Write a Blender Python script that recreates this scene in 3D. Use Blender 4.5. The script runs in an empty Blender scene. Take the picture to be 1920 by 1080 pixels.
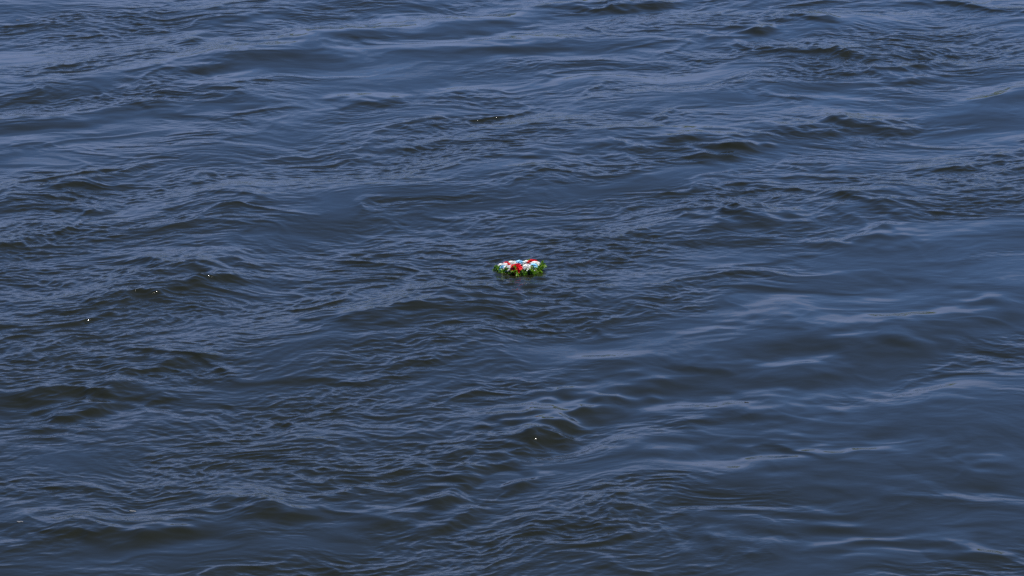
import bpy, bmesh, math, random
import numpy as np
from mathutils import Vector, Matrix, Euler

R = math.radians
scn = bpy.context.scene
col = scn.collection

# ------------------------------------------------------------------ camera
CAM_H, PITCH, FOV = 9.62, R(15.5), R(15.2)
cd = bpy.data.cameras.new("camera")
cam = bpy.data.objects.new("camera", cd)
col.objects.link(cam)
cam.location = (0, 0, CAM_H)
cam.rotation_euler = (R(90) - PITCH, 0, 0)
cd.sensor_width = 36
cd.angle = FOV
cd.clip_start = 0.1
cd.clip_end = 20000
scn.camera = cam

# ------------------------------------------------------------------ sky, sun
SUN_EL, SUN_AZ = R(62), R(76)          # azimuth from +Y (the way the camera looks), positive to the right
world = bpy.data.worlds.new("World")
scn.world = world
world.use_nodes = True
wn = world.node_tree
wn.nodes.clear()
sky = wn.nodes.new("ShaderNodeTexSky")
sky.sky_type = 'NISHITA'
sky.sun_disc = False
sky.sun_elevation = SUN_EL
sky.sun_rotation = SUN_AZ
sky.altitude = 0
sky.air_density = 0.55
sky.dust_density = 0.0
sky.ozone_density = 10.0
bg = wn.nodes.new("ShaderNodeBackground")
bg.inputs[1].default_value = 0.138
wo = wn.nodes.new("ShaderNodeOutputWorld")
# thin broken cloud, closing up to a pale veil low over the horizon all round
wtc = wn.nodes.new("ShaderNodeTexCoord")
wsep = wn.nodes.new("ShaderNodeSeparateXYZ")
wn.links.new(wtc.outputs["Generated"], wsep.inputs[0])


def wmath(op, a, b=None, c=None, clamp=False):
    n = wn.nodes.new("ShaderNodeMath")
    n.operation = op
    n.use_clamp = clamp
    for i, v in enumerate((a, b, c)):
        if v is None:
            continue
        if isinstance(v, (int, float)):
            n.inputs[i].default_value = v
        else:
            wn.links.new(v, n.inputs[i])
    return n.outputs[0]


zz = wmath('MAXIMUM', wsep.outputs[2], 0.0)
den = wmath('ADD', zz, 0.12)
wcom = wn.nodes.new("ShaderNodeCombineXYZ")
wn.links.new(wmath('DIVIDE', wsep.outputs[0], den), wcom.inputs[0])
wn.links.new(wmath('DIVIDE', wsep.outputs[1], den), wcom.inputs[1])
wno = wn.nodes.new("ShaderNodeTexNoise")
wno.inputs["Scale"].default_value = 1.3
wno.inputs["Detail"].default_value = 5
wno.inputs["Roughness"].default_value = .55
wn.links.new(wcom.outputs[0], wno.inputs["Vector"])
lvl = wmath('SUBTRACT', 0.18, zz)                                   # closed cloud below about 10 degrees
msk = wmath('MULTIPLY_ADD', wmath('SUBTRACT', wno.outputs["Fac"], .5), .45, lvl)
msk = wmath('MULTIPLY_ADD', msk, 16, .5, clamp=True)
wmix = wn.nodes.new("ShaderNodeMix")
wmix.data_type = 'RGBA'
wn.links.new(msk, wmix.inputs["Factor"])
wn.links.new(sky.outputs[0], wmix.inputs[6])
wmix.inputs[7].default_value = (1.95, 2.72, 4.95, 1)
wn.links.new(wmix.outputs[2], bg.inputs[0])
wn.links.new(bg.outputs[0], wo.inputs[0])

sd = bpy.data.lights.new("sun", 'SUN')
sd.energy = 5.0
sd.angle = R(0.53)
sd.color = (1.0, 0.96, 0.9)
sun = bpy.data.objects.new("sun", sd)
col.objects.link(sun)
sdir = Vector((math.sin(SUN_AZ) * math.cos(SUN_EL), math.cos(SUN_AZ) * math.cos(SUN_EL), math.sin(SUN_EL)))
sun.rotation_euler = sdir.to_track_quat('Z', 'Y').to_euler()
sun.location = (6, 30, 30)

scn.view_settings.view_transform = 'Standard'
scn.view_settings.look = 'None'
scn.view_settings.exposure = 0.35
scn.view_settings.gamma = 1
scn.render.engine = 'CYCLES'
scn.cycles.use_denoising = False
scn.cycles.max_bounces = 6


def ground(px, py):
    """point of the still water level seen at a place of the 1920x1080 photograph"""
    f = 960 / math.tan(FOV / 2)
    a = (px - 960) / f
    b = (540 - py) / f
    dy = math.cos(PITCH) + b * math.sin(PITCH)
    dz = -math.sin(PITCH) + b * math.cos(PITCH)
    t = CAM_H / -dz
    return (a * t, dy * t)


# ------------------------------------------------------------------ node helpers
def new_mat(name):
    m = bpy.data.materials.new(name)
    m.use_nodes = True
    nt = m.node_tree
    return m, nt, nt.nodes["Principled BSDF"]


# ------------------------------------------------------------------ the river surface
rng = np.random.default_rng(11)
NX, NY = 1280, 2048
X0, X1, Y0, Y1 = -10.0, 10.0, 22.0, 56.0
LX, LY = X1 - X0, Y1 - Y0
kx = np.fft.fftfreq(NX, LX / NX) * 2 * np.pi
ky = np.fft.fftfreq(NY, LY / NY) * 2 * np.pi
KX, KY = np.meshgrid(kx, ky)
KK = np.sqrt(KX ** 2 + KY ** 2) + 1e-9
KA = np.arctan2(KY, KX)


def field(l0, l1, direction=None, power=2.0, slope=-1.0, iso=0.15):
    """random field with wavelengths l0..l1, unit rms slope; direction of travel in degrees"""
    k0, k1 = 2 * np.pi / l1, 2 * np.pi / l0
    amp = np.where((KK > k0 * 0.6) & (KK < k1 * 1.6), KK ** (slope - 1), 0)
    amp = amp * np.exp(-np.clip((k0 - KK) / (0.25 * k0), 0, 9) ** 2) * np.exp(-np.clip((KK - k1) / (0.3 * k1), 0, 9) ** 2)
    if direction is not None:
        d = np.abs(np.cos(KA - math.radians(direction))) ** power
        amp = amp * (iso + (1 - iso) * d)
    w = np.fft.fft2(rng.standard_normal((NY, NX))) * amp
    h = np.fft.ifft2(w).real
    s = NX * NY / math.sqrt(((KK * np.abs(w)) ** 2).sum())
    return h * s


def unit(f):
    return (f - f.mean()) / f.std()


def bil(f, x, y):
    """sample a periodic field at world points"""
    u = ((x - X0) / LX * NX) % NX
    v = ((y - Y0) / LY * NY) % NY
    i = np.floor(u).astype(np.int32)
    j = np.floor(v).astype(np.int32)
    a = (u - i).astype(np.float32)
    b = (v - j).astype(np.float32)
    i %= NX
    j %= NY
    i2 = (i + 1) % NX
    j2 = (j + 1) % NY
    return (f[j, i] * (1 - a) + f[j, i2] * a) * (1 - b) + (f[j2, i] * (1 - a) + f[j2, i2] * a) * b


# vertex layout: fine in the stretch of river that is looked at, coarse far outside
NC, NR = 950, 1440
s_in = np.linspace(-1, 1, NC)
offs = np.array([0.4, 1.5, 6, 30, 200, 1500, 9000.0])
y_in = np.geomspace(25.2, 53.0, NR)
y_lo = np.array([-9000, -1500, -200, -30, 0, 12, 20, 24.0])
y_hi = np.array([54.5, 58, 66, 85, 140, 400, 2000, 12000.0])
ys = np.concatenate([y_lo, y_in, y_hi])
wv = 0.155 * np.clip(ys, 24, 60) + 0.6
xs = np.concatenate([-offs[::-1], np.zeros(NC), offs])
ss = np.concatenate([-np.ones(len(offs)), s_in, np.ones(len(offs))])
PX = ss[None, :] * wv[:, None] + xs[None, :]
PY = np.repeat(ys[:, None], len(ss), axis=1)
inside = np.zeros(PX.shape, bool)
inside[len(y_lo):len(y_lo) + NR, len(offs):len(offs) + NC] = True
ed = np.minimum.reduce([
    np.clip((1 - np.abs(ss[None, :])) / 0.04, 0, 1) + 0 * PY,
    np.clip((PY - 25.2) / 0.8, 0, 1), np.clip((53 - PY) / 1.2, 0, 1)]) * inside

r0, r1 = len(y_lo), len(y_lo) + NR
c0, c1 = len(offs), len(offs) + NC
gx_, gy_ = PX[r0:r1, c0:c1], PY[r0:r1, c0:c1]

# eddies: the finer waves are carried round by the turbulent current
psi = unit(field(1.6, 6.0))
psi2 = unit(field(0.5, 1.6))
dpx, dpy = np.gradient(psi, LY / NY, LX / NX)[::-1]
d2x, d2y = np.gradient(psi2, LY / NY, LX / NX)[::-1]
sx = bil(dpy, gx_, gy_)
sy = -bil(dpx, gx_, gy_)
tx = bil(d2y, gx_, gy_)
ty = -bil(d2x, gx_, gy_)
wx = gx_ + 0.12 * sx + 0.008 * tx
wy = gy_ + 0.12 * sy + 0.008 * ty


def blob(px, py, rx, ry):
    """soft patch of river surface, given by its place and size in the photograph"""
    cx, cy = ground(px, py)
    x2 = ground(px + rx, py)[0]
    ya, yb = ground(px, py - ry)[1], ground(px, py + ry)[1]
    sy_ = np.where(gy_ > cy, ya - cy, cy - yb)
    return np.exp(-(((gx_ + 0.25 * sx - cx) / (x2 - cx)) ** 2 + ((gy_ + 0.25 * sy - cy) / sy_) ** 2))


patch = unit(field(1.0, 5.0, 132, 4, iso=.12))
patch2 = unit(field(0.4, 1.6, 128, 3, iso=.12))
pn = bil(patch, wx, wy)
pn2 = bil(patch2, wx, wy)

rough = np.full(gx_.shape, 0.45)
for px, py, rx, ry, a in [
    (230, 70, 330, 75, .55), (420, 440, 480, 90, .35), (180, 600, 330, 120, .9), (700, 860, 330, 110, .6),
    (800, 250, 330, 100, .3), (900, 440, 250, 80, .3), (1400, 370, 300, 90, .35), (1520, 90, 300, 70, .55), (120, 760, 160, 60, .3),
    (1150, 960, 160, 60, .3), (1780, 310, 160, 50, .35), (300, 880, 300, 90, .2), (900, 600, 200, 70, .25), (1050, 780, 110, 50, .15),
    (620, 110, 330, 70, -.45), (110, 240, 170, 60, -.5), (1550, 620, 420, 180, -.62), (1650, 880, 400, 150, -.68),
    (1750, 520, 260, 90, -.4), (1250, 850, 260, 120, -.25), (1080, 160, 300, 80, -.2), (1250, 660, 200, 90, -.15), (200, 830, 200, 50, -.3),
    (850, 70, 260, 60, -.25), (1800, 200, 160, 50, -.3), (560, 370, 120, 40, -.25), (975, 530, 140, 40, .5), (960, 465, 220, 45, .35), (1180, 490, 160, 40, .2), (560, 90, 300, 50, -.15)]:
    rough += a * blob(px, py, rx, ry)
rough_n = np.clip(rough + 0.26 * pn + 0.18 * pn2, 0.04, 1.5)

fA = field(1.3, 5.5, 132, 2.5, iso=.15)
fB = field(0.30, 0.9, 128, 2.0, iso=.15)
fB2 = field(0.30, 0.9, 70, 2.0, iso=.15)
fC = field(0.09, 0.30, 122, 3.0, iso=.10)
fC2 = field(0.09, 0.30, 72, 3.0, iso=.10)
fD = field(0.05, 0.12, 104, 2.0, iso=.15)
H = 0.037 * bil(fA, gx_ + .1 * sx, gy_ + .1 * sy) * (1 - .4 * blob(1600, 700, 480, 260))
xm = np.clip(.62 + .55 * bil(unit(field(1.5, 6.0)), gx_, gy_), 0, 1)          # which way the ripples run
ym = np.sqrt(1 - xm ** 2 * .999)
H += (bil(fB, wx, wy) * xm + bil(fB2, wx, wy) * ym) * (0.010 + 0.028 * np.clip(rough_n, 0, 1.2))
H += (bil(fC, wx, wy) * xm + bil(fC2, wx, wy) * ym) * (0.007 + 0.082 * np.clip(rough_n, 0, 1.15) ** 1.3)
H += bil(fD, wx, wy) * (0.005 + 0.115 * np.clip(rough_n, 0, 1.15) ** 1.5)
# scars: thin lines where two currents meet
for sc_, (la, lb), amp, wid, tilt in [(1, (1.4, 4.5), .012, .085, 0), (2, (0.8, 2.6), .009, .07, 0)]:
    n = unit(field(la, lb, 128, 1.5, iso=.25))
    gnx, gny = np.gradient(n, LY / NY, LX / NX)[::-1]
    gm = np.sqrt(gnx ** 2 + gny ** 2) + .35
    q = bil(n / gm, gx_ + .17 * sx + .01 * tx, gy_ + .17 * sy + .01 * ty) / wid
    m = (1 - .8 * blob(810, 370, 160, 32)) * np.clip(0.5 + bil(unit(field(1.0, 3.0)), wx, wy), 0, 1.4) * (0.12 + .95 * np.clip(rough_n, 0, 1))
    H += amp * m * np.where(q > 0, np.exp(-q ** 2 * 3), np.exp(-q ** 2 * .6))

# named waves: crest lines with a steep face to the near side
jx = bil(unit(field(.25, 1.0)), gx_, gy_)
jy = bil(unit(field(.25, 1.0)), gx_, gy_)
jk = bil(unit(field(.2, .6)), gx_, gy_)
jl = bil(unit(field(.5, 2.0)), gx_, gy_)


FRONT = np.zeros_like(H)


def crest(pts, A, wf=.13, wb=.4, wob=.045):
    global H
    P = np.array([ground(*p) for p in pts])
    if A > 0 and wf < .2:                                # let the ends run out
        P = np.vstack([P[0] - .45 * (P[1] - P[0]), P, P[-1] + .45 * (P[-1] - P[-2])])
    if len(P) > 2:                                       # smooth the line
        t = np.linspace(0, len(P) - 1, 4 * (len(P) - 1) + 1)
        Q = []
        for v in t:
            i = min(int(v), len(P) - 2)
            f = v - i
            p0, p1, p2, p3 = P[max(i - 1, 0)], P[i], P[i + 1], P[min(i + 2, len(P) - 1)]
            Q.append(.5 * (2 * p1 + (p2 - p0) * f + (2 * p0 - 5 * p1 + 4 * p2 - p3) * f * f + (3 * p1 - p0 - 3 * p2 + p3) * f ** 3))
        P = np.array(Q)
    L = np.concatenate([[0], np.cumsum(np.hypot(*(P[1:] - P[:-1]).T))])
    pad = 3 * max(wf, wb)
    ra = np.searchsorted(y_in, P[:, 1].min() - pad)
    rb = np.searchsorted(y_in, P[:, 1].max() + pad)
    if rb <= ra:
        return
    sl = slice(ra, rb)
    x = gx_[sl] + wob * jx[sl] + .05 * sx[sl] * 0
    y = gy_[sl] + wob * jy[sl]
    best = np.full(x.shape, 1e9)
    T = np.zeros(x.shape)
    S = np.zeros(x.shape)
    for i in range(len(P) - 1):
        d = P[i + 1] - P[i]
        l2 = (d ** 2).sum()
        t = ((x - P[i, 0]) * d[0] + (y - P[i, 1]) * d[1]) / l2
        tc = np.clip(t, 0, 1)
        ddx, ddy = x - P[i, 0] - tc * d[0], y - P[i, 1] - tc * d[1]
        dd = np.hypot(ddx, ddy)
        b = dd < best
        best = np.where(b, dd, best)
        T = np.where(b, L[i] + tc * (L[i + 1] - L[i]), T)
        S = np.where(b, d[0] * (y - P[i, 1]) - d[1] * (x - P[i, 0]), S)
    T = T / L[-1]
    tap = np.clip(np.sin(np.pi * T), 0, 1) * np.clip(1 + .35 * jl[sl] + .2 * jk[sl], .2, 2)
    w = np.where(S > 0, wb, wf)
    FRONT[sl] = np.maximum(FRONT[sl], tap * np.exp(-((best - .5 * wf) / (.9 * wf)) ** 2) * (S < 0) * min(1, A / .06) * (wf < .2))
    H[sl] += (.50 if wf < .2 else .2) * A * tap * np.exp(-(best / w) ** 2)


CRESTS = [
    # left
    ([(250, 522), (350, 500), (430, 494), (520, 488)], .085, .16, .5),
    ([(370, 532), (410, 522), (470, 518)], .085, .16, .35),
    ([(190, 572), (260, 556), (330, 546), (400, 552)], .090, .16, .5),
    ([(630, 605), (720, 590), (820, 576), (910, 566)], .075, .15, .5),
    ([(660, 612), (760, 604), (890, 592)], .03, .12, .4),
    ([(-20, 1040), (90, 1018), (190, 1003), (330, 1002), (470, 998)], .07, .17, .7),
    ([(330, 968), (420, 961), (560, 965)], .080, .13, .4),
    ([(220, 688), (330, 682), (430, 672)], .045, .12, .5),
    ([(-10, 752), (90, 742), (200, 735), (330, 740)], .085, .17, .4),
    ([(100, 775), (170, 766), (230, 758)], .07, .15, .35),
    ([(40, 800), (120, 797), (200, 788)], .03, .1, .4),
    ([(110, 350), (180, 345), (210, 350)], .05, .13, .4),
    ([(190, 210), (270, 195), (300, 215)], .03, .1, .3),
    ([(90, 130), (160, 125), (240, 118)], .045, .12, .3),
    ([(180, 120), (300, 90), (420, 40), (500, 20)], .035, .13, .5),
    ([(360, 385), (430, 388), (520, 372)], .025, .08, .3),
    ([(330, 352), (380, 335), (450, 322)], .025, .1, .5),
    # middle
    ([(660, 198), (700, 190), (760, 190)], .05, .12, .4),
    ([(740, 275), (800, 267), (850, 272)], .035, .14, .4),
    ([(810, 178), (860, 172), (920, 190)], .045, .14, .4),
    ([(880, 300), (980, 290), (1060, 300)], .03, .12, .5),
    ([(930, 250), (1000, 243), (1060, 250)], .04, .15, .4),
    ([(1030, 10), (1120, 16), (1230, 8), (1260, 0)], .09, .18, .5),
    ([(820, 930), (900, 920), (1000, 912)], .04, .16, .45),
    ([(860, 905), (920, 870), (990, 835)], -.05, .12, .3),
    ([(840, 860), (930, 800), (1050, 745), (1150, 735)], .05, .16, .5),
    ([(1050, 752), (1110, 742), (1190, 748)], .03, .14, .4),
    ([(1040, 565), (1110, 560), (1190, 572)], .045, .22, .4),
    ([(1080, 604), (1120, 606), (1165, 600)], .03, .07, .2),
    ([(820, 570), (900, 548), (990, 535), (1040, 538)], .04, .16, .5),
    ([(990, 1000), (1100, 985), (1180, 1000), (1200, 1020)], .035, .1, .4),
    # right
    ([(1490, 252), (1560, 240), (1640, 236), (1700, 242)], .120, .19, .5),
    ([(1210, 275), (1300, 262), (1400, 255)], .070, .18, .4),
    ([(1320, 296), (1380, 280), (1450, 268)], .110, .18, .35),
    ([(1330, 388), (1390, 400), (1450, 418)], .110, .18, .35),
    ([(1230, 395), (1290, 400), (1340, 425)], .045, .13, .35),
    ([(1310, 355), (1370, 345), (1440, 340)], .04, .1, .4),
    ([(1460, 305), (1520, 315), (1600, 318)], .04, .11, .35),
    ([(1480, 330), (1560, 333), (1620, 330)], .045, .11, .3),
    ([(1700, 318), (1780, 318), (1850, 305), (1930, 293)], .05, .09, .4),
    ([(1330, 70), (1390, 62), (1450, 56)], .085, .16, .3),
    ([(1440, 98), (1520, 102), (1600, 104)], .085, .15, .35),
    ([(1570, 135), (1650, 132), (1760, 122)], .085, .16, .3),
    ([(1470, 40), (1510, 34), (1550, 42)], .075, .15, .3),
    ([(1590, 110), (1680, 108), (1760, 92)], .08, .17, .3),
    ([(1640, 155), (1720, 150), (1790, 150)], .04, .1, .3),
    ([(1680, 0), (1780, 8), (1930, 22)], .05, .1, .3),
    ([(1430, 470), (1600, 465), (1750, 450), (1920, 410)], .03, .2, .7),
    # diagonal ridges of the current
    ([(700, 985), (800, 930), (900, 880), (1000, 830), (1080, 770), (1200, 715)], .13, .19, .45),
    ([(820, 985), (930, 930), (1010, 880)], .075, .1, .3),
    ([(560, 700), (700, 690), (850, 650), (980, 610), (1060, 590)], .03, .13, .5),
    ([(900, 330), (1010, 320), (1120, 300), (1220, 285)], .03, .12, .5),
    ([(1330, 370), (1440, 350), (1600, 370), (1680, 400), (1640, 440), (1500, 455), (1380, 445)], .06, .11, .22),
    ([(1360, 385), (1440, 372), (1540, 385), (1580, 405), (1520, 425)], .030, .09, .2),
    ([(345, 372), (400, 362), (470, 368), (480, 382), (420, 390), (350, 384)], .026, .07, .18),
    ([(1000, 255), (1080, 262), (1160, 300), (1180, 330)], .02, .1, .3),
    # lower right: long smooth swells
    ([(1270, 785), (1380, 765), (1500, 775), (1600, 800)], .085, .42, .6),
    ([(1270, 690), (1310, 683), (1360, 688), (1400, 700)], .03, .15, .35),
    ([(1500, 655), (1620, 640), (1760, 650)], .05, .35, .6),
    ([(1280, 960), (1380, 1010), (1500, 1015)], .06, .3, .4),
    ([(1350, 1035), (1420, 1030), (1500, 1040)], .05, .22, .4),
    ([(1740, 1045), (1830, 1040), (1920, 1050)], .07, .25, .4),
    ([(1700, 880), (1800, 870), (1930, 850)], .06, .35, .6),
    ([(1380, 850), (1460, 835), (1540, 860)], .03, .09, .4),
    ([(1250, 630), (1330, 612), (1430, 612), (1540, 620)], .02, .16, .5),
    ([(1100, 960), (1180, 955), (1240, 965)], .04, .12, .4),
    ([(1560, 940), (1700, 930), (1850, 940)], .045, .2, .4),
]
SLICKS = [
    (440, 92, 120, 22, .14), (620, 52, 120, 24, .14), (440, 150, 80, 20, .12), (890, 28, 120, 22, .13), (960, 76, 120, 18, .12),
    (80, 208, 140, 20, .14), (130, 240, 90, 16, .07), (60, 270, 70, 14, .08), (1050, 110, 110, 15, .07), (1130, 145, 100, 14, .07),
    (1190, 240, 70, 14, .09), (1590, 212, 60, 14, .09), (1880, 172, 80, 15, .09), (1600, 180, 70, 12, .07), (1080, 310, 80, 14, .06),
    (860, 620, 110, 16, .08), (940, 600, 60, 12, .07), (330, 60, 60, 16, .05), (420, 352, 60, 14, .07), (330, 412, 80, 14, .07),
    (1450, 568, 70, 13, .10), (1625, 610, 100, 15, .11), (1780, 577, 80, 12, .10), (1485, 685, 60, 13, .11), (1760, 730, 90, 13, .10),
    (1320, 755, 80, 15, .10), (1185, 715, 80, 15, .09), (1150, 825, 110, 18, .10), (1360, 872, 130, 14, .11), (1800, 857, 60, 10, .08),
    (1560, 838, 60, 10, .08), (1350, 987, 60, 10, .10), (1490, 967, 60, 10, .10), (1580, 982, 60, 9, .10), (1450, 1003, 60, 9, .09),
    (1635, 1022, 80, 8, .09), (1845, 1028, 40, 18, .09), (1260, 1040, 60, 10, .08), (1020, 640, 110, 14, .07), (1130, 655, 60, 12, .07),
    (1780, 920, 90, 10, .09), (1700, 1052, 60, 9, .07), (250, 790, 160, 22, .05), (650, 800, 110, 20, .04), (900, 770, 70, 16, .07),
    (1850, 320, 60, 12, .08), (1650, 345, 70, 12, .06), (100, 480, 80, 16, .05), (440, 520, 40, 8, .05), (1010, 330, 90, 14, .05),
    (1610, 695, 120, 22, -.06), (1710, 655, 110, 20, -.06), (1475, 910, 150, 22, -.05), (1650, 530, 220, 26, -.04), (1700, 800, 200, 30, -.04),
    (430, 130, 50, 10, -.05), (1020, 20, 60, 12, -.05), (330, 1000, 200, 24, -.05), (600, 720, 120, 22, -.04), (1300, 450, 200, 22, -.04),
]
for c in CRESTS:
    crest(*c)


def slick(px, py, rx, ry, s):
    """broad smooth back (s > 0) or face (s < 0) of a low swell"""
    global H
    cx, cy = ground(px, py)
    x2 = ground(px + rx, py)[0] - cx
    d = .5 * (ground(px, py - ry)[1] - ground(px, py + ry)[1])
    x = gx_ - cx + .12 * sx + .05 * jx
    y = gy_ - cy + .12 * sy + .05 * jy
    y = y - .35 * x
    g = np.exp(-(x / x2) ** 2 - (y / (1.3 * d)) ** 2)
    H -= s * y * g


for px, py, rx, ry, sl_ in SLICKS:
    if px > 1000 and py > 540 and sl_ > 0:               # the calm water has the broadest ones
        rx, ry, sl_ = 1.2 * rx, 1.4 * ry, .9 * sl_
    slick(px, py, rx, ry, sl_)
H += bil(fD, wx + 3.1, wy + 1.7) * .11 * FRONT * np.clip(.3 + rough_n, 0, 1.2)
H -= H.mean()

# choppiness: crests are pinched a little, troughs widened
Z = np.zeros(PX.shape)
Z[r0:r1, c0:c1] = H
Z *= ed
gyz = np.zeros_like(Z)
gyz[1:-1] = (Z[2:] - Z[:-2]) / (PY[2:] - PY[:-2])
gxz = np.zeros_like(Z)
gxz[:, 1:-1] = (Z[:, 2:] - Z[:, :-2]) / (PX[:, 2:] - PX[:, :-2])
CH = 0.022
VX = PX + CH * gxz * ed
VY = PY + CH * gyz * ed

RA = np.zeros(PX.shape)
RA[r0:r1, c0:c1] = rough_n
RA = np.where(inside, RA, .6)

nr, nc = PX.shape
verts = np.stack([VX, VY, Z], -1).reshape(-1, 3).astype(np.float32)
idx = np.arange(nr * nc, dtype=np.int32).reshape(nr, nc)
quads = np.stack([idx[:-1, :-1], idx[:-1, 1:], idx[1:, 1:], idx[1:, :-1]], -1).reshape(-1, 4)
me = bpy.data.meshes.new("river_water")
me.vertices.add(len(verts))
me.vertices.foreach_set("co", verts.ravel())
me.loops.add(quads.size)
me.loops.foreach_set("vertex_index", quads.ravel())
me.polygons.add(len(quads))
me.polygons.foreach_set("loop_start", np.arange(0, quads.size, 4, dtype=np.int32))
me.polygons.foreach_set("use_smooth", np.ones(len(quads), bool))
me.update(calc_edges=True)
at = me.attributes.new("ripple", 'FLOAT', 'POINT')
at.data.foreach_set("value", RA.ravel().astype(np.float32))
river = bpy.data.objects.new("river_water", me)
col.objects.link(river)
river["kind"] = "structure"
river["label"] = "dark blue rippled river water filling the whole view"


def water_height(x, y):
    j = np.clip(np.searchsorted(y_in, y), 0, NR - 1)
    w = 0.155 * y_in[j] + 0.6
    i = int(np.clip(round((x / w + 1) / 2 * (NC - 1)), 0, NC - 1))
    return float(H[j, i])


m, nt, bs = new_mat("river water")
bs.inputs["Base Color"].default_value = (.0106, .0112, .0050, 1)
bs.inputs["Roughness"].default_value = .045
bs.inputs["IOR"].default_value = 1.333
tc = nt.nodes.new("ShaderNodeTexCoord")
mp = nt.nodes.new("ShaderNodeMapping")
mp.inputs["Rotation"].default_value = (0, 0, R(-25))
mp.inputs["Scale"].default_value = (.6, 1.0, 1)
nt.links.new(tc.outputs["Object"], mp.inputs[0])
no = nt.nodes.new("ShaderNodeTexNoise")
no.inputs["Scale"].default_value = 16
no.inputs["Detail"].default_value = 3
no.inputs["Roughness"].default_value = .5
no.inputs["Distortion"].default_value = .6
nt.links.new(mp.outputs[0], no.inputs["Vector"])
an = nt.nodes.new("ShaderNodeAttribute")
an.attribute_name = "ripple"
mm = nt.nodes.new("ShaderNodeMath")
mm.operation = 'MULTIPLY_ADD'
nt.links.new(an.outputs["Fac"], mm.inputs[0])
mm.inputs[1].default_value = .5
mm.inputs[2].default_value = .05
bp = nt.nodes.new("ShaderNodeBump")
bp.inputs["Distance"].default_value = .012
nt.links.new(mm.outputs[0], bp.inputs["Strength"])
nt.links.new(no.outputs["Fac"], bp.inputs["Height"])
nt.links.new(bp.outputs[0], bs.inputs["Normal"])
me.materials.append(m)

# ------------------------------------------------------------------ the far bank (seen only mirrored in the wave backs)
def grid_mesh(name, X, Y, Zg, mat):
    nr, nc = X.shape
    v = np.stack([X, Y, Zg], -1).reshape(-1, 3)
    ix = np.arange(nr * nc).reshape(nr, nc)
    f = np.stack([ix[:-1, :-1], ix[:-1, 1:], ix[1:, 1:], ix[1:, :-1]], -1).reshape(-1, 4)
    msh = bpy.data.meshes.new(name)
    msh.from_pydata(v.tolist(), [], f.tolist())
    msh.polygons.foreach_set("use_smooth", np.ones(len(f), bool))
    msh.materials.append(mat)
    o = bpy.data.objects.new(name, msh)
    col.objects.link(o)
    return o


mb, nt, bs = new_mat("bank green")
bs.inputs["Roughness"].default_value = 1
no = nt.nodes.new("ShaderNodeTexNoise")
no.inputs["Scale"].default_value = .3
no.inputs["Detail"].default_value = 6
cr = nt.nodes.new("ShaderNodeValToRGB")
cr.color_ramp.elements[0].position = .3
cr.color_ramp.elements[0].color = (.02, .035, .008, 1)
cr.color_ramp.elements[1].position = .75
cr.color_ramp.elements[1].color = (.08, .11, .03, 1)
tcb = nt.nodes.new("ShaderNodeTexCoord")
nt.links.new(tcb.outputs["Object"], no.inputs["Vector"])
nt.links.new(no.outputs["Fac"], cr.inputs[0])
nt.links.new(cr.outputs[0], bs.inputs["Base Color"])
bxs = np.linspace(-700, 700, 281)
bys = np.concatenate([np.linspace(290, 330, 17), np.linspace(345, 700, 8)])
BX, BY = np.meshgrid(bxs, bys)
rb_ = np.random.default_rng(5)
prof = np.clip((BY - 296) / 22, -.15, 1)
bump = sum(a * np.sin(BX * k + p) * np.cos(BY * k * .8 + q) for a, k, p, q in
           [(2.0, .021, .3, 1), (1.3, .053, 2, .4), (.9, .13, 1, 2), (.7, .31, .5, 0), (.5, .57, 2.2, 1)])
BZ = np.where(prof > 0, prof ** .6 * (11 + bump) + rb_.normal(0, .35, BX.shape) * (prof > .1), prof * 10)
bank = grid_mesh("far_bank", BX, BY, BZ, mb)
bank["kind"] = "structure"

# ------------------------------------------------------------------ the wreath
rnd = random.Random(4)


def leafy(name, c1, c2, trans, rough=.5, scale=60, spec=.5):
    m, nt, bs = new_mat(name)
    bs.inputs["Roughness"].default_value = rough
    bs.inputs["Specular IOR Level"].default_value = spec
    tcn = nt.nodes.new("ShaderNodeTexCoord")
    no = nt.nodes.new("ShaderNodeTexNoise")
    no.inputs["Scale"].default_value = scale
    no.inputs["Detail"].default_value = 3
    nt.links.new(tcn.outputs["Object"], no.inputs["Vector"])
    oi = nt.nodes.new("ShaderNodeObjectInfo")
    ad = nt.nodes.new("ShaderNodeMath")
    ad.operation = 'MULTIPLY_ADD'
    nt.links.new(oi.outputs["Random"], ad.inputs[0])
    ad.inputs[1].default_value = .5
    sb = nt.nodes.new("ShaderNodeMath")
    sb.operation = 'SUBTRACT'
    nt.links.new(no.outputs["Fac"], sb.inputs[0])
    sb.inputs[1].default_value = .25
    nt.links.new(sb.outputs[0], ad.inputs[2])
    mx = nt.nodes.new("ShaderNodeMix")
    mx.data_type = 'RGBA'
    nt.links.new(ad.outputs[0], mx.inputs["Factor"])
    mx.inputs[6].default_value = (*c1, 1)
    mx.inputs[7].default_value = (*c2, 1)
    nt.links.new(mx.outputs[2], bs.inputs["Base Color"])
    tr = nt.nodes.new("ShaderNodeBsdfTranslucent")
    nt.links.new(mx.outputs[2], tr.inputs["Color"])
    ms = nt.nodes.new("ShaderNodeMixShader")
    ms.inputs[0].default_value = trans
    nt.links.new(bs.outputs[0], ms.inputs[1])
    nt.links.new(tr.outputs[0], ms.inputs[2])
    nt.links.new(ms.outputs[0], nt.nodes["Material Output"].inputs[0])
    return m


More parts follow.
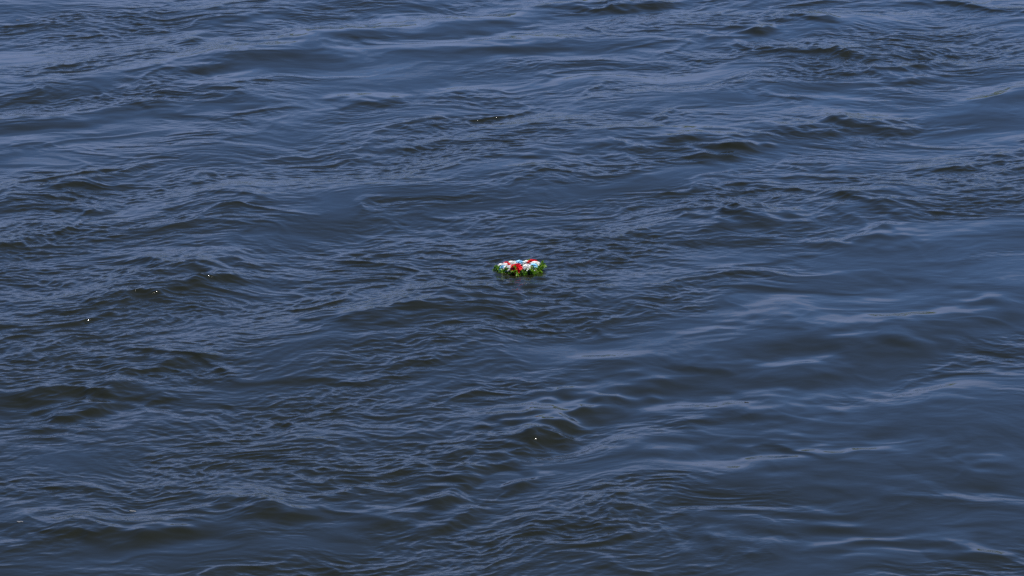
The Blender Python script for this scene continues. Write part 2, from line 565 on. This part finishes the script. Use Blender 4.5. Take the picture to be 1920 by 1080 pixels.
M_LEAF = leafy("box leaf", (.06, .18, .008), (.20, .36, .02), .4, .35)
M_PALE = leafy("pale frond", (.25, .30, .12), (.40, .42, .20), .2, .5)
M_MOSS = leafy("moss base", (.010, .022, .006), (.035, .06, .015), 0, .9, 90)
M_WHITE = leafy("white petal", (.86, .86, .84), (.90, .90, .88), .42, .6)
M_RED = leafy("red petal", (.68, .006, .02), (.84, .012, .035), .3, .6)
M_BLUE = leafy("light blue petal", (.26, .60, .82), (.42, .74, .90), .2, .6)
M_BLUEC = leafy("blue flower heart", (.02, .07, .16), (.05, .14, .26), 0, .7)
M_CREAM = leafy("white flower heart", (.66, .66, .54), (.78, .78, .66), 0, .7)
M_REDC = leafy("red flower heart", (.36, .004, .012), (.5, .006, .02), 0, .7)
M_STEM = leafy("dark stem", (.010, .016, .008), (.03, .04, .015), 0, .6)


def mesh_of(name, bm, mat):
    me_ = bpy.data.meshes.new(name)
    bm.to_mesh(me_)
    bm.free()
    me_.polygons.foreach_set("use_smooth", [True] * len(me_.polygons))
    me_.materials.append(mat)
    return me_


def part(name, me_, parent, mtx=None):
    o = bpy.data.objects.new(name, me_)
    col.objects.link(o)
    o.parent = parent
    if mtx is not None:
        o.matrix_local = mtx
    return o


def petal(bm, M, L, W, cup, curl, ruffle=0.0, nu=4, nv=2, notch=0.0):
    """one petal from the origin along +X of M, of length L and width W, lifted by cup and curling back by curl"""
    rows = []
    ph = rnd.uniform(0, 6.28)
    for i in range(nu + 1):
        u = i / nu
        w = W * (math.sin(math.pi * min(.97, .12 + .80 * u)) ** .7)
        ang = cup - curl * u
        x = L * u * math.cos(ang)
        z = L * u * math.sin(ang)
        row = []
        for j in range(nv + 1):
            v = 2 * j / nv - 1
            zz_ = z + .25 * w * v * v + ruffle * u * math.sin(ph + v * 5 + u * 4)
            xx = x - notch * L * (u > .99) * (j % 2) + (-.12 * L * v * v * (u > .7))
            row.append(bm.verts.new(M @ Vector((xx, w * v * .5, zz_))))
        rows.append(row)
    for i in range(nu):
        for j in range(nv):
            bm.faces.new((rows[i][j], rows[i + 1][j], rows[i + 1][j + 1], rows[i][j + 1]))


def bloom(r, layers, ruffle=0.0, nv=2, nu=4):
    """layers: (petal count, length share, width share, cup angle, curl, height share)"""
    bm = bmesh.new()
    for n, ls, ws, cup, curl, hs in layers:
        a0 = rnd.uniform(0, 6.28)
        for k in range(n):
            a = a0 + 2 * math.pi * (k + rnd.uniform(-.2, .2)) / n
            M = Matrix.Translation((0, 0, hs * r)) @ Matrix.Rotation(a, 4, 'Z') @ Matrix.Rotation(rnd.uniform(-.15, .15), 4, 'X')
            petal(bm, M, r * ls * rnd.uniform(.88, 1.08), r * ws, R(cup + rnd.uniform(-6, 6)), R(curl), ruffle * r, nu, nv)
    return bm


def heart(r, hs, rad):
    bm = bmesh.new()
    bmesh.ops.create_icosphere(bm, subdivisions=2, radius=rad * r)
    for v in bm.verts:
        v.co.z *= .6
        v.co *= 1 + rnd.uniform(-.08, .08)
        v.co.z += hs * r
    return bm


WHITE_L = [(13, 1.08, .46, 2, 10, .05), (12, .98, .46, 12, 10, .08), (11, .84, .46, 24, 12, .10), (9, .64, .44, 40, 14, .12), (6, .42, .4, 58, 14, .14)]
BLUE_L = [(9, 1.0, .70, 8, 16, .06), (8, .84, .66, 26, 16, .10), (6, .56, .5, 46, 14, .14)]
RED_L = [(10, 1.05, .62, 4, 14, .06), (10, .95, .6, 18, 16, .12), (9, .82, .58, 34, 18, .17), (8, .62, .54, 54, 16, .2), (5, .42, .48, 74, 0, .22)]


def flower(kind, r, parent, mtx):
    if kind == 'white':
        me1 = mesh_of("white_flower", bloom(r, WHITE_L), M_WHITE)
        me2 = mesh_of("flower_heart", heart(r, .18, .15), M_CREAM)
    elif kind == 'blue':
        me1 = mesh_of("light_blue_flower", bloom(r, BLUE_L, .03), M_BLUE)
        me2 = mesh_of("flower_heart", heart(r, .2, .2), M_BLUEC)
    else:
        me1 = mesh_of("red_flower", bloom(r, RED_L, .07, 4, 4), M_RED)
        me2 = mesh_of("flower_heart", heart(r, .26, .2), M_REDC)
    o = part(me1.name.split('.')[0], me1, parent, mtx)
    part("flower_heart", me2, o)
    return o


wx0, wy0 = ground(974, 508)
dd = np.hypot(PX[r0:r1, c0:c1] - wx0, PY[r0:r1, c0:c1] - wy0)
wz0 = float(H[dd < .24].mean())
wreath = bpy.data.objects.new("memorial_wreath", None)
wreath.empty_display_size = .2
col.objects.link(wreath)
wreath.location = (wx0, wy0, wz0 - .027)
wreath.rotation_euler = (R(-7.5), R(-4), 0)
wreath["label"] = "round leafy wreath with white, red and light blue flowers floating on the river"
wreath["category"] = "wreath"

RING, TUBE = .152, .046
bm = bmesh.new()
NU, NV = 64, 14
vs = []
for i in range(NU):
    a = 2 * math.pi * i / NU
    row = []
    for j in range(NV):
        b = 2 * math.pi * j / NV
        t = TUBE * (1 + .12 * math.sin(7 * a + 2 * b) + rnd.uniform(-.06, .06))
        row.append(bm.verts.new(((RING + t * math.cos(b)) * math.cos(a), (RING + t * math.cos(b)) * math.sin(a), .018 + .85 * t * math.sin(b))))
    vs.append(row)
for i in range(NU):
    for j in range(NV):
        bm.faces.new((vs[i][j], vs[(i + 1) % NU][j], vs[(i + 1) % NU][(j + 1) % NV], vs[i][(j + 1) % NV]))
part("wreath_base", mesh_of("wreath_base", bm, M_MOSS), wreath)


def sprig(n, L, lw, ll):
    """a stem along +X with pairs of small leaves"""
    bm = bmesh.new()
    M = Matrix.Identity(4)
    petal(bm, M, L, .003, R(8), R(20), 0, 4, 1)
    for k in range(n):
        x = L * (.22 + .72 * k / max(1, n - 1))
        for sgn in (-1, 1):
            A = Matrix.Translation((x, 0, .12 * x)) @ Matrix.Rotation(sgn * R(rnd.uniform(35, 70)), 4, 'Z') @ Matrix.Rotation(R(rnd.uniform(-40, 40)), 4, 'X')
            petal(bm, A, ll * rnd.uniform(.8, 1.2), lw * rnd.uniform(.8, 1.2), R(rnd.uniform(0, 40)), R(rnd.uniform(10, 40)), 0, 3, 2)
    petal(bm, Matrix.Translation((L, 0, .1 * L)), ll, lw, R(10), R(20), 0, 3, 2)
    return bm


SPR = [mesh_of("leaf_sprig", sprig(3, .05, .017, .026), M_LEAF), mesh_of("leaf_sprig", sprig(2, .042, .020, .030), M_LEAF),
       mesh_of("leaf_sprig", sprig(4, .058, .014, .022), M_LEAF)]


def on_ring(ang, b, t):
    """matrix at ring angle ang and tube angle b (0 outward, 90 up), Z pointing out of the tube"""
    a = R(ang)
    er = Vector((math.cos(a), math.sin(a), 0))
    n = (er * math.cos(R(b)) + Vector((0, 0, 1)) * math.sin(R(b))).normalized()
    ta = Vector((-math.sin(a), math.cos(a), 0))
    z = n
    y = z.cross(ta).normalized()
    M = Matrix((ta, y, z)).transposed().to_4x4()
    M.translation = er * RING + n * t + Vector((0, 0, .018))
    return M


for i in range(130):
    ang = i * 360 / 65 + rnd.uniform(-3, 3)
    b = rnd.choice([-10, -4, 2, 6, 12, 18, 24, 30]) + rnd.uniform(-8, 8)
    M = on_ring(ang, b, TUBE * .75) @ Matrix.Rotation(rnd.uniform(0, 6.28), 4, 'Z') @ Matrix.Rotation(-R(rnd.uniform(25, 70)), 4, 'Y')
    part("leaf_sprig", SPR[i % 3], wreath, M @ Matrix.Scale(rnd.uniform(.7, 1.2), 4))

FLOWERS = [  # kind, ring angle, tube angle, radius, extra height
    ('white', 115, 84, .056, .016), ('blue', 89, 84, .050, .018), ('white', 62, 78, .054, .012), ('red', 37, 76, .058, .012),
    ('white', 9, 82, .054, .014), ('blue', -31, 66, .046, .014), ('white', -62, 74, .052, .012), ('red', -98, 74, .062, .010),
    ('white', -132, 74, .050, .012), ('blue', -162, 62, .048, .010), ('white', 171, 78, .058, .014), ('red', 142, 86, .046, .014)]
for kind, ang, b, rr, up in FLOWERS:
    # the blooms of the far side are turned a little towards the near side
    M = on_ring(ang, b, TUBE * .80 + up * .8)
    lean = Matrix.Rotation(R(14 if 40 < ang < 150 else 4), 4, 'X')
    M = Matrix.Translation(M.translation) @ lean @ M.to_3x3().to_4x4() @ Matrix.Rotation(rnd.uniform(0, 6.28), 4, 'Z')
    flower(kind, rr * 1.12, wreath, M)

# small white buds low in the greenery (all but the largest stand in for leaf highlights), a pale frond and a dark twig on the right
bud_glint = mesh_of("white_bud_glint", bloom(.012, [(5, 1, .8, 30, 10, 0), (4, .8, .7, 62, 10, .1)]), M_WHITE)
for ang, b, sc in ((-47, 12, 1.15), (-92, 8, .6), (-112, 10, .6), (-20, 25, .6), (-70, 20, .5)):
    part("white_bud_glint", bud_glint, wreath, on_ring(ang, b, TUBE * 1.25) @ Matrix.Scale(sc, 4))
bm = bmesh.new()
for k in range(5):
    petal(bm, Matrix.Rotation(R(-50 + 25 * k), 4, 'Z'), .04, .011, R(20), R(30), 0, 3, 2)
fr = part("pale_frond", mesh_of("pale_frond", bm, M_PALE), wreath, on_ring(-34, 14, TUBE * 1.15) @ Matrix.Rotation(R(200), 4, 'Z') @ Matrix.Rotation(R(-30), 4, 'Y'))
fr["label"] = "pale yellowish leaf frond among darker green leaves"
bm = bmesh.new()
tw = []
for i in range(6):
    u = i / 5
    c = Vector((.055 * u, .012 * u * u, .030 * u + .006 * math.sin(3 * u)))
    rad = .0042 * (1 - .6 * u)
    tw.append([bm.verts.new(c + Vector((0, rad * math.cos(k * 1.0472), rad * math.sin(k * 1.0472)))) for k in range(6)])
for i in range(5):
    for k in range(6):
        bm.faces.new((tw[i][k], tw[i + 1][k], tw[i + 1][(k + 1) % 6], tw[i][(k + 1) % 6]))
bm.faces.new(tw[5])
bm.faces.new(tw[0][::-1])
part("twig", mesh_of("twig", bm, M_STEM), wreath, Matrix.Translation((RING * .80, .07, .062)))

# ------------------------------------------------------------------ flecks drifting on the water
M_FOAM = leafy("foam", (.09, .095, .10), (.13, .135, .14), 0, .7)
M_BARK = leafy("wet bark", (.010, .012, .010), (.025, .026, .02), 0, .4)


def drift(name, label, cat, px, py, w, n, mat, group=None, flat=.3):
    x, y = ground(px, py)
    d2 = np.hypot(PX[r0:r1, c0:c1] - x, PY[r0:r1, c0:c1] - y)
    z = float(H[d2 < .05].mean())
    y += z * .6
    bm = bmesh.new()
    for k in range(n):
        rad = w * rnd.uniform(.16, .28)
        ret = bmesh.ops.create_icosphere(bm, subdivisions=2, radius=rad)
        off = Vector(((k / max(1, n - 1) - .5) * w * .75, rnd.uniform(-.2, .2) * w, 0))
        for v in ret["verts"]:
            v.co = Vector((v.co.x, v.co.y, v.co.z * flat * rnd.uniform(.8, 1.2))) + off
    o = bpy.data.objects.new(name, mesh_of(name, bm, mat))
    col.objects.link(o)
    o.location = (x, y, z + .002)
    o["label"] = label
    o["category"] = cat
    if group:
        o["group"] = group
    return o


drift("foam_fleck", "small pale foam fleck on the water near the top left corner", "foam", 33, 37, .038, 4, M_FOAM, "foam flecks on the river")
drift("foam_fleck", "small pale foam fleck in the lower left, right of the other low one", "foam", 249, 960, .045, 4, M_FOAM, "foam flecks on the river")
drift("foam_fleck", "small pale foam fleck at the lower left edge of the view", "foam", 37, 988, .045, 5, M_FOAM, "foam flecks on the river")
drift("bark_chip", "tiny dark floating chip on a pale patch of water at lower right", "debris", 1400, 753, .03, 3, M_BARK, flat=.6)
